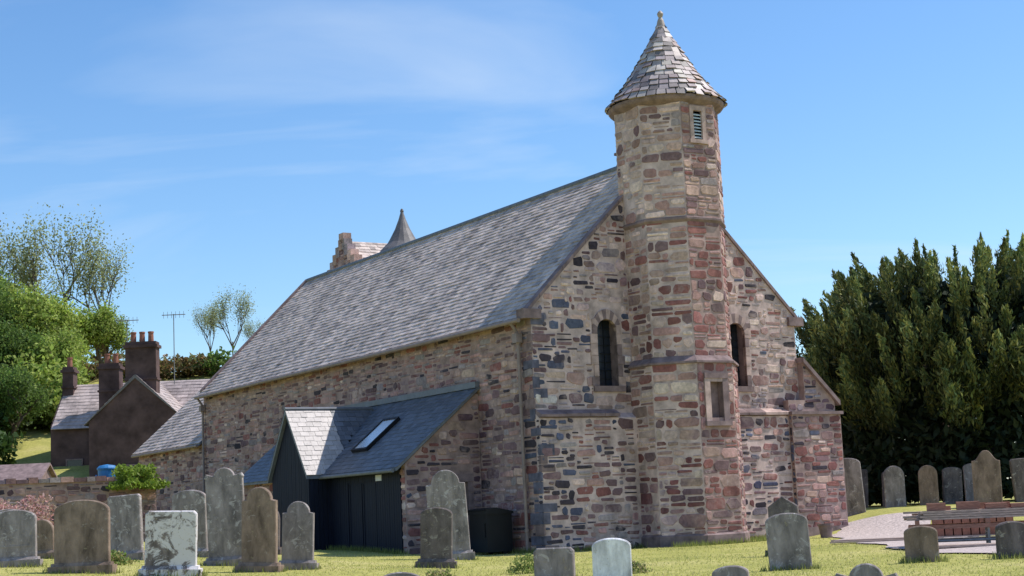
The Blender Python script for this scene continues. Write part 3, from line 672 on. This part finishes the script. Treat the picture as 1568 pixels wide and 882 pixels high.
# ------------------------------------------------------------ trees
def leafcards(cent,size,asp,rng_dir=None,spread=1.):
    n=len(cent); a=np.random.normal(size=(n,3)); 
    if rng_dir is not None: a=rng_dir+a*spread
    a/=np.linalg.norm(a,axis=1)[:,None]; b=np.cross(a,np.random.normal(size=(n,3))); b/=np.linalg.norm(b,axis=1)[:,None]
    s=size*np.random.uniform(.6,1.3,(n,1)); a=a*s; b=b*s*asp
    return np.stack([cent-a,cent+b*.9-a*.1,cent+a,cent-b*.9-a*.1],1).reshape(-1,3)
def tree_mesh(name,h,rad,cols,nleaf,seed,dens=1.,leaf=.16,trunkr=.3):
    random.seed(seed);np.random.seed(seed); mb_=MB(); tips=[]
    def grow(p,dv,L,r,lev):
        q=p+dv*L; mb_.tube(p,q,r,r*.65,6 if lev else 9,cap=False)
        if lev>=4: tips.append((q,lev)); return
        if lev>=2: tips.append((q,lev))
        nb=3 if lev<3 else 2
        for i in range(nb+ (1 if lev==0 else 0)):
            ax=Vector((U(-1,1),U(-1,1),U(-.25,.8))).normalized(); nd=(dv*(.75 if i else 1.1)+ax*.9+Vector((0,0,.15))).normalized()
            grow(p+dv*L*U(.65,1),nd,L*U(.62,.82),r*.6,lev+1)
    grow(Vector((0,0,-.5)),Vector((U(-.08,.08),U(-.08,.08),1)).normalized(),h*.26,trunkr,0)
    mz=max(v[2] for v in mb_.v); mr=max(math.hypot(v[0],v[1]) for v in mb_.v); sz=h/mz*.95; sr=rad/mr*.9
    mb_.v=[(x*sr,y*sr,z*sz) for x,y,z in mb_.v]
    T_=np.array([(q.x*sr,q.y*sr,q.z*sz) for q,_ in tips])
    idx=np.random.randint(0,len(T_),nleaf); tone=np.random.uniform(.5,1.35,len(T_))
    cent=T_[idx]+np.random.normal(size=(nleaf,3))*np.array([.10*rad,.10*rad,.06*h])*dens
    V=leafcards(cent,leaf,.6); base=np.array(cols)[np.random.randint(0,len(cols),nleaf)]
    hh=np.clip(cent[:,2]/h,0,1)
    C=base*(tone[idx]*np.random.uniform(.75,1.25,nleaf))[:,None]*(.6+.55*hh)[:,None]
    i0=len(mb_.v); n=len(V)//4
    mb_.v+= [tuple(p) for p in V]; mb_.f+=[(i0+4*k,i0+4*k+1,i0+4*k+2,i0+4*k+3) for k in range(n)]
    mb_.c+= [tuple(c) for c in C]; mb_.m+=[1]*n
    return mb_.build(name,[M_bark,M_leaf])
GR=[(.12,.19,.04),(.16,.24,.05),(.08,.13,.03)]
BR=[(.32,.40,.08),(.25,.35,.06),(.39,.45,.12)]
t1=tree_mesh('broadleaf_tree',11,5,GR,16000,3); t2=tree_mesh('broadleaf_tree',10,5,BR,16000,5)
t3=tree_mesh('sparse_tree',11,4.2,[(.28,.32,.14),(.36,.38,.18)],3600,9,leaf=.10,trunkr=.13)
def place(o,X,Y,s,rz,first=False,dz=0):
    if not first: o=link(bpy.data.objects.new(o.name.split('.')[0],o.data))
    o.location=(X,Y,T(X,Y)+dz); o.scale=(s,s,s); o.rotation_euler=(0,0,rz); return o
place(t1,-39,112,.9,0,True); place(t2,-34,114,.82,1,True); place(t3,-37,124,1.2,0,True)
for a in [(t2,-37.5,118,.88,2),(t1,-43,116,.95,2.2),(t2,-30.5,118,.62,3),(t1,-47,106,1.1,.3),(t2,-43,124,.9,1.2),(t1,-52,122,1.,2.8),(t3,-33,124,1.0,1.7),(t3,-41,126,1.1,4.7),(t1,-60,110,1.2,1),(t3,-23.5,130,.62,.9),(t3,-25,128,.5,2.5),(t3,-22,133,.42,4),(t1,-35,106,.66,2),(t2,-32.2,108,.6,5)]: place(*a)
place(t1,-31.5,97,.55,3.3,dz=-1.); place(t1,-35.5,95,.75,.9,dz=-1.5)
random.seed(4);np.random.seed(4)
cs=[];bs_=[]
def clump(X,Y,r,h,n,cols,dz=0.):
    k=np.random.normal(size=(n,3)); k/=np.linalg.norm(k,axis=1)[:,None]; k*=np.random.uniform(.35,1,(n,1))**.45
    k[:,2]=k[:,2]*.5+.45; f1,f2=U(4,8),U(4,8); l=1+.22*np.sin(k[:,0]*f1+X)*np.sin(k[:,1]*f2+Y)+.14*np.sin(k[:,2]*13+X)
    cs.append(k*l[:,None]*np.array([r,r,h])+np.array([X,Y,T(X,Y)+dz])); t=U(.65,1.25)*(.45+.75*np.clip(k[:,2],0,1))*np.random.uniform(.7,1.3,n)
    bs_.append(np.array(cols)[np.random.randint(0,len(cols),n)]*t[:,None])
for i in range(46):
    Y=U(96,124); X=-.2895*Y+U(-14,.4); clump(X,Y,U(1.6,3.2),U(3,6.5)*(1 if X<-.30*Y else .6),1500,GR if R()<.5 else BR)
for i in range(26):
    X=-46+i*1.9+U(-.6,.6); clump(X,U(123,128),U(1.4,2.4),U(1.0,1.9),900,[(.36,.22,.10),(.26,.20,.08),(.17,.20,.07)] if R()<.75 else GR)
for i in range(10): clump(-31-2*R()*i*.6,U(90,96),1.8,3.2,1300,[(.05,.10,.025),(.07,.13,.03)],-.3)
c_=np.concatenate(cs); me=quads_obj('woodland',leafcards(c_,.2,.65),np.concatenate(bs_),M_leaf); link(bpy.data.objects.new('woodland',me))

def yew(X0,Y0,RX,H):
    g=T(X0,Y0); cents=[];dirs=[];tone=[]
    npl=700
    for i in range(npl):
        a=U(0,2*math.pi); hz=U(.3,1)**.75*H*.92; 
        k=max(0.02,1-(abs(hz-H*.38)/(H*.62))**3.2)**.5*(1+.10*math.sin(3*a+1)+.07*math.sin(7*a+hz))
        rr=RX*k*(U(.75,1.0) if R()<.8 else math.sqrt(R()))
        if hz>H*.7 and R()<.75: rr=RX*k*math.sqrt(R())
        bx,by=rr*math.cos(a),rr*math.sin(a)
        out=.22+.32*(rr/RX); d_=np.array([math.cos(a)*out+U(-.15,.15),math.sin(a)*out,1.0]); d_/=np.linalg.norm(d_)
        top=hz>H*.7
        L=U(1.0,2.1)*(U(1.,1.6) if top else 1); base=np.array([bx,by,max(.4,hz-L*.7)]); m=230
        t=np.random.uniform(0,1,m); wv=(.27 if top else .40)*np.sin(np.pi*np.clip(t*.85+.15,0,1))**.8*U(.6,1.15)
        off=np.random.normal(size=(m,3))*wv[:,None]*.5
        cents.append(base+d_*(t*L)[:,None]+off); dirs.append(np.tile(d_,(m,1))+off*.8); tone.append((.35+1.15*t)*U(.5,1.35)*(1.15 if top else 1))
    m=30000; a=np.random.uniform(0,6.283,m); hz=np.random.uniform(.02,.80,m)*H; k=np.sqrt(np.maximum(.02,1-(np.abs(hz-H*.38)/(H*.62))**3.2)); rr=RX*k*np.random.uniform(.55,.82,m)  # dark inner leaves, added to block light through the crown
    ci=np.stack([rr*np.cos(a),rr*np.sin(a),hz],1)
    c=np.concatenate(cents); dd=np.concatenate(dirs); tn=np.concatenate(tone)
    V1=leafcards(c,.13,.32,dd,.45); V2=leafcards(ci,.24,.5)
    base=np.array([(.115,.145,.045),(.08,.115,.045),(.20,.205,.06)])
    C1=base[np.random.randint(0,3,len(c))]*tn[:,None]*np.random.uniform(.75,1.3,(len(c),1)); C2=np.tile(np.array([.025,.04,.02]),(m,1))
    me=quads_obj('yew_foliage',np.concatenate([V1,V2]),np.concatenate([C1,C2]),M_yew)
    e=empty('yew_tree',(X0,Y0,g)); o=link(bpy.data.objects.new('foliage',me)); o.parent=e
    tr=MB()
    for i in range(9):
        a=i*.7; tr.tube((.3*math.cos(a),.3*math.sin(a),-.4),(2.4*math.cos(a),2.4*math.sin(a),H*.6),.35,.1,8)
    tr.lathe(0,0,[(.0,-.4),(.8,-.4),(.6,.8),(.5,1.6),(0,1.7)],10); tr.build('trunk',M_bark,e)
yew(18.4,64,6.9,10.6)

def bush(name,X,Y,r,h,cols,n,leaf=.06,dz=0):
    k=np.random.normal(size=(n,3)); k/=np.linalg.norm(k,axis=1)[:,None]; k*=np.random.uniform(.3,1,(n,1))**.4; k[:,2]=np.abs(k[:,2])
    lump=1+.25*np.sin(k[:,0]*7+1)*np.sin(k[:,1]*6)+.15*np.sin(k[:,2]*11); c=k*lump[:,None]*np.array([r,r,h])
    C=np.array(cols)[np.random.randint(0,len(cols),n)]*np.random.uniform(.6,1.3,(n,1))
    me=quads_obj(name,leafcards(c,leaf,.6),C,M_leaf); o=link(bpy.data.objects.new(name,me)); o.location=(X,Y,T(X,Y)+dz)
bush('heather_bush',-14.6,46,1.3,1.5,[(.56,.30,.28),(.38,.28,.19),(.66,.44,.41)],6000)
bush('green_bush',-14.9,61,1.0,.9,[(.22,.32,.04),(.27,.36,.07)],4000,.08,dz=2.)
bush('weed_clump',.05,31,.35,.36,[(.20,.27,.07),(.28,.32,.10)],1100,.03)
bush('weed_clump',-1.6,29.5,.3,.2,[(.20,.27,.07),(.42,.36,.18)],700,.03)
bush('weed_clump',1.95,29,.3,.2,[(.20,.27,.07),(.40,.34,.18)],700,.03)
bush('weed_clump',-9.4,36,.5,.3,[(.18,.27,.07),(.38,.34,.13)],1200,.04)

# ------------------------------------------------------------ boundary wall left
e=empty('boundary_wall'); w=MB(); s=MB()
p=Vector((-24,57,0));q_=Vector((-14.2,61.5,0)); L=(q_-p).length; ux=(q_-p)/L; nr=Vector((ux.y,-ux.x,0))
w.prism([p+Vector((0,0,0)),q_+Vector((0,0,0)),q_+Vector((0,0,3.05)),p+Vector((0,0,3.05))],-nr*.5)
stones(s,p,ux,nr,lambda v:(0,L),.2,3.0,[],lambda u,v:pick([(3,PURP),(2,PINK),(2,GREY),(2,DARK),(1,TAN)]),hmin=.16,hmax=.32)
u=0
while u<L:
    k=U(.3,.5); a=p+ux*u; M=Matrix.Translation(a+Vector((0,0,3.05)))@Matrix(((ux.x,-nr.x,0,0),(ux.y,-nr.y,0,0),(0,0,1,0),(0,0,0,1)))
    s.box(0,k-.02,-.08,.55,0,U(.14,.24),pick([(2,GREY),(2,PINK),(1,PURP)]),0,M); u+=k
w.build('wall_core',M_mortarN,e); s.build('wall_stones',M_stone,e)

# ------------------------------------------------------------ house at left
hs=empty('dark_stone_house',(0,0,0)); h=MB(); gz=2.
def gbl(y,x0,x1,zb,ze,za,dy): h.prism([(x0,y,zb),(x1,y,zb),(x1,y,ze),((x0+x1)/2,y,za),(x0,y,ze)],(0,dy,0))
h.box(-27.4,-18.2,92,98,gz,7.3)
for xx in (-27.4,-18.6): h.prism([(xx,92,7.3),(xx,98,7.3),(xx,95,9.9)],(.4,0,0))
gbl(88.5,-24.2,-18.9,gz,7.2,9.7,6)
for (cx,cy,wx,z0,z1) in ((-21.3,89.2,1.75,8.3,11.7),(-24.0,92.6,1.2,8,10.9),(-27.0,94.6,.65,8.5,11.0)):
    h.box(cx-wx/2,cx+wx/2,cy-.45,cy+.45,z0,z1); h.box(cx-wx/2-.1,cx+wx/2+.1,cy-.55,cy+.55,z1-.35,z1-.18); h.box(cx-wx/2-.07,cx+wx/2+.07,cy-.52,cy+.52,z0+1.2,z0+1.32)
h.build('house_walls',M_harl,hs)
pt=MB()
for cx,cy,zz in ((-21.8,89.2,11.7),(-21.3,89.2,11.7),(-20.8,89.2,11.7),(-24.2,92.6,10.9),(-23.7,92.6,10.9),(-27,94.6,11)): pt.lathe(cx,cy,[(.17,zz-.05),(.15,zz+.5),(.18,zz+.52),(.17,zz+.6),(.12,zz+.6)],10)
pt.build('chimney_pots',M_terra,hs)
rf=MB(); pH=vpal((.48,.39,.36),.8,1.15)
for s,yb in ((-1,91.7),(1,98.3)):
    uv=Vector((0,95-yb,2.85)); slates(rf,(-27.3,yb,7.1),(1,0,0),uv,9.0,uv.length,(0,s*.9,1),.35,.32,pH); rf.prism([(-27.2,yb,7.08),(-27.2,95,9.93),(-27.2,95,9.8)],(8.9,0,0),(.2,.18,.18))
for s in (-1,1):
    xe=-21.55+s*2.9; uv=Vector((-s*2.9,0,2.75)); slates(rf,(xe,88.4,7.05),(0,1,0),uv,6.5,uv.length,(s,0,1),.35,.32,pH); rf.prism([(xe,88.4,7.03),(-21.55,88.4,9.78),(-21.55,88.4,9.6)],(0,6.4,0),(.2,.18,.18))
rf.build('house_roof',M_slate,hs)
wn=MB()
for (x,y,z) in ((-21.6,88.47,4.0),(-26.0,91.97,4.6)):
    wn.box(x-.45,x+.45,y-.02,y+.05,z-.7,z+.7,mi=0); 
    for (a,b,c,d2) in ((-.5,-.43,-.75,.75),(.43,.5,-.75,.75),(-.43,.43,.68,.75),(-.43,.43,-.75,-.68),(-.43,.43,-.03,.03)): wn.box(x+a,x+b,y-.06,y+.02,z+c,z+d2,mi=1)
wn.build('house_windows',[M_wglass,M_dressd],hs)
an=MB()
for x,y,z0,z1 in ((-23.2,93.4,10,13.6),(-20.2,92.5,9.5,13.7)):
    an.tube((x,y,z0),(x,y,z1),.03,.03,6); an.tube((x-.7,y,z1-.05),(x+.7,y,z1-.05),.025,.025,6)
    for k in range(6): an.tube((x-.6+.24*k,y,z1-.25),(x-.6+.24*k,y,z1+.15),.012,.012,5)
an.build('tv_aerials',M_steel,hs)
sh=empty('garden_shed'); q=MB(); q.box(-27.6,-24.2,79,82,1,3.7); q.prism([(-27.8,78.8,3.65),(-24.0,78.8,3.65),(-24.0,80.5,4.6),(-27.8,80.5,4.6)],(0,0,.1)); q.prism([(-27.8,82.2,3.65),(-24.0,82.2,3.65),(-24.0,80.5,4.6),(-27.8,80.5,4.6)],(0,0,.1))
q.prism([(-27.6,79,3.7),(-27.6,82,3.7),(-27.6,80.5,4.58)],(.1,0,0));q.prism([(-24.3,79,3.7),(-24.3,82,3.7),(-24.3,80.5,4.58)],(.1,0,0)); q.build('shed_body',M_dressd,sh)
b=MB(); b.lathe(0,0,[(0,0),(.34,0),(.36,.9),(.40,.95),(.40,1.0),(.3,1.1),(0,1.15)],16); b.tube((-.4,0,.7),(-.46,0,.7),.05,.05); o=b.build('blue_water_butt',M_blue); o.location=(-16.3,62.2,2.6)

# ------------------------------------------------------------ black bin against north wall
def loc2w(x,y,z): return (0.5+x*cph-y*sph,45+x*sph+y*cph,z)
b=MB(); b.box(-.42,.42,-.5,.5,.08,1.15); b.prism([(-.46,-.54,1.15),(.46,-.54,1.15),(.46,-.54,1.22),(-.1,-.54,1.34),(-.46,-.54,1.3)],(0,1.08,0)); b.tube((-.46,-.5,1.28),(-.46,.5,1.28),.03,.03)
for yy in (-.45,.38): b.tube((.2,yy,.1),(.2,yy+.07,.1),.1,.1,12)
b.box(-.44,-.42,-.4,.4,.5,.9)
o=b.build('black_wheeled_bin',M_blackp); o.location=loc2w(-.75,1.5,0); o.rotation_euler=(0,0,math.radians(31.5))
bpy.ops.mesh.primitive_ico_sphere_add(subdivisions=3,radius=.3); o=bpy.context.object; o.name='blue_rubble_bag'
for v_ in o.data.vertices:
    n_=v_.co.normalized(); k=1+.18*math.sin(9*n_.x+2)*math.sin(8*n_.y)+.12*math.sin(15*n_.z+n_.x*6); v_.co=Vector((n_.x*.42*k,n_.y*.3*k,max(-.1,n_.z*.28*k)))
o.data.materials.append(mat_simple('blue_sack',(.25,.45,.62),.6,.3,6)); o.location=loc2w(-1.5,2.3,.14)

# ------------------------------------------------------------ scaffold boards and frames at right
e=empty('scaffold_stack',(10.7,35.2,T(10.6,35.2)),math.radians(-14)); b=MB(); m2=MB(); r3=MB()
for lay in range(4):
    for k in range(5):
        if lay==3 and k in (1,4): continue
        x0=-2.0+U(-.25,.25); b.box(x0,x0+4.3+U(-.4,.3),-.6+k*.24,-.6+k*.24+.21+U(0,.015),.60+lay*.05,.642+lay*.05)
for k in range(5): a=-1.7+.62*k+U(-.1,.1); r3.box(a,a+U(.3,.5),-.45+U(-.1,.1),.3,.80,.86+U(0,.14))
for x in (-1.9,-.4,1.1,2.3):
    for y in (-.58,.55): m2.tube((x,y,-.05),(x,y,.60),.03,.03)
    m2.tube((x,-.62,.3),(x,.6,.3),.025,.025); r3.box(x-.05,x+.05,-.66,.64,.50,.597)
for y in (-.62,.6): r3.box(-2.1,2.5,y-.03,y+.03,.40,.49); m2.tube((-2.1,y,.14),(2.5,y,.14),.03,.03)
for k in range(6): m2.tube((-2.2,-.9-.07*k,.04),(2.3+U(-.5,.5),-.95-.07*k,.04),.026,.026)
for k in range(3): b.box(-1.8+U(-.2,.2),2.1,-1.7+k*.16,-1.56+k*.16,.03,.075)
b.build('boards',M_wood,e); m2.build('steel_frames',M_steel,e); r3.build('red_timbers',M_rust,e)
e=empty('tile_pallet',(11.2,39.5,T(11,39.5)),math.radians(-8)); b=MB(); m2=MB()
for k in range(5): b.box(-1.0,1.0,-.5+k*.22,-.36+k*.22,.12,.15)
for k in range(3): b.box(-.95+.85*k,-.8+.85*k,-.5,.5,.02,.12)
for i in range(9):
    for j in range(3): m2.box(-.95+i*.21,-.77+i*.21,-.4+j*.3,-.14+j*.3,.15,.55+U(0,.4))
b.build('pallet',M_wood,e); m2.build('tiles',M_terra,e)
e=empty('timber_boards',(9.0,41,T(9,41)+.03),math.radians(-10)); b=MB()
for k in range(4): b.box(-1.0+U(-.1,.1),1.1+U(-.1,.1),-.3+k*.2,-.12+k*.2,0,.04+.03*(k%2))
b.build('boards',M_wood,e)
b=MB(); b.lathe(0,0,[(0,0),(.16,0),(.22,.35),(.25,.36),(.25,.42),(.19,.42),(.17,.3),(0,.3)],16); o=b.build('stone_planter',M_dressd); o.location=(9.0,47.2,T(9,47.2))

# ------------------------------------------------------------ light
S=Vector((.684,.19,1.)).normalized()
elev=math.asin(S.z); az=math.atan2(S.x,S.y)
w=bpy.data.worlds.new('World'); scene.world=w; w.use_nodes=True; nt=w.node_tree; bg=nt.nodes['Background']
sky=N(nt,'ShaderNodeTexSky',sky_type='NISHITA'); sky.sun_disc=False; sky.sun_elevation=elev; sky.sun_rotation=az; sky.altitude=50; sky.air_density=1.0; sky.dust_density=.5; sky.ozone_density=2.0
tc=N(nt,'ShaderNodeTexCoord'); sp=N(nt,'ShaderNodeSeparateXYZ'); nt.links.new(tc.outputs['Generated'],sp.inputs[0])
ad=N(nt,'ShaderNodeMath',operation='ADD'); nt.links.new(sp.outputs[2],ad.inputs[0]); ad.inputs[1].default_value=.25
dv=N(nt,'ShaderNodeVectorMath',operation='DIVIDE'); nt.links.new(tc.outputs['Generated'],dv.inputs[0]); nt.links.new(ad.outputs[0],dv.inputs[1])
mp=N(nt,'ShaderNodeMapping'); mp.inputs['Scale'].default_value=(.8,2.2,1.); mp.inputs['Rotation'].default_value=(0,0,.35); nt.links.new(dv.outputs[0],mp.inputs[0])
cl=noise(nt,mp.outputs[0],1.1,6,.5,.9); cf=ramp(nt,cl,[(.5,0.),(.8,.45)])
hs_=N(nt,'ShaderNodeHueSaturation'); hs_.inputs['Saturation'].default_value=1.16; nt.links.new(sky.outputs[0],hs_.inputs['Color'])
c=mix(nt,'MULTIPLY',1.,hs_.outputs[0],(.98,1.10,1.20))
c=mix(nt,'MIX',cf,c,(5.6,6.3,7.1))
nt.links.new(c,bg.inputs[0]); bg.inputs[1].default_value=.15
sd=bpy.data.lights.new('sun','SUN'); sd.energy=5.0; sd.angle=math.radians(.53); sd.color=(1,.95,.88)
so=link(bpy.data.objects.new('sun',sd)); so.rotation_euler=S.to_track_quat('Z','Y').to_euler(); so.location=(0,60,60)
scene.view_settings.view_transform='Standard'; scene.view_settings.look='None'; scene.view_settings.exposure=0
# ------------------------------------------------------------ camera
cd=bpy.data.cameras.new('camera'); cam=link(bpy.data.objects.new('camera',cd)); cd.sensor_width=36; cd.lens=2400/1568*36; cd.clip_end=6000
cam.matrix_world=Matrix.Translation((0,0,1.24))@Matrix.Rotation(math.radians(90)+math.atan(340/2400),4,'X')@Matrix.Rotation(-.045,4,'Z')
scene.camera=cam
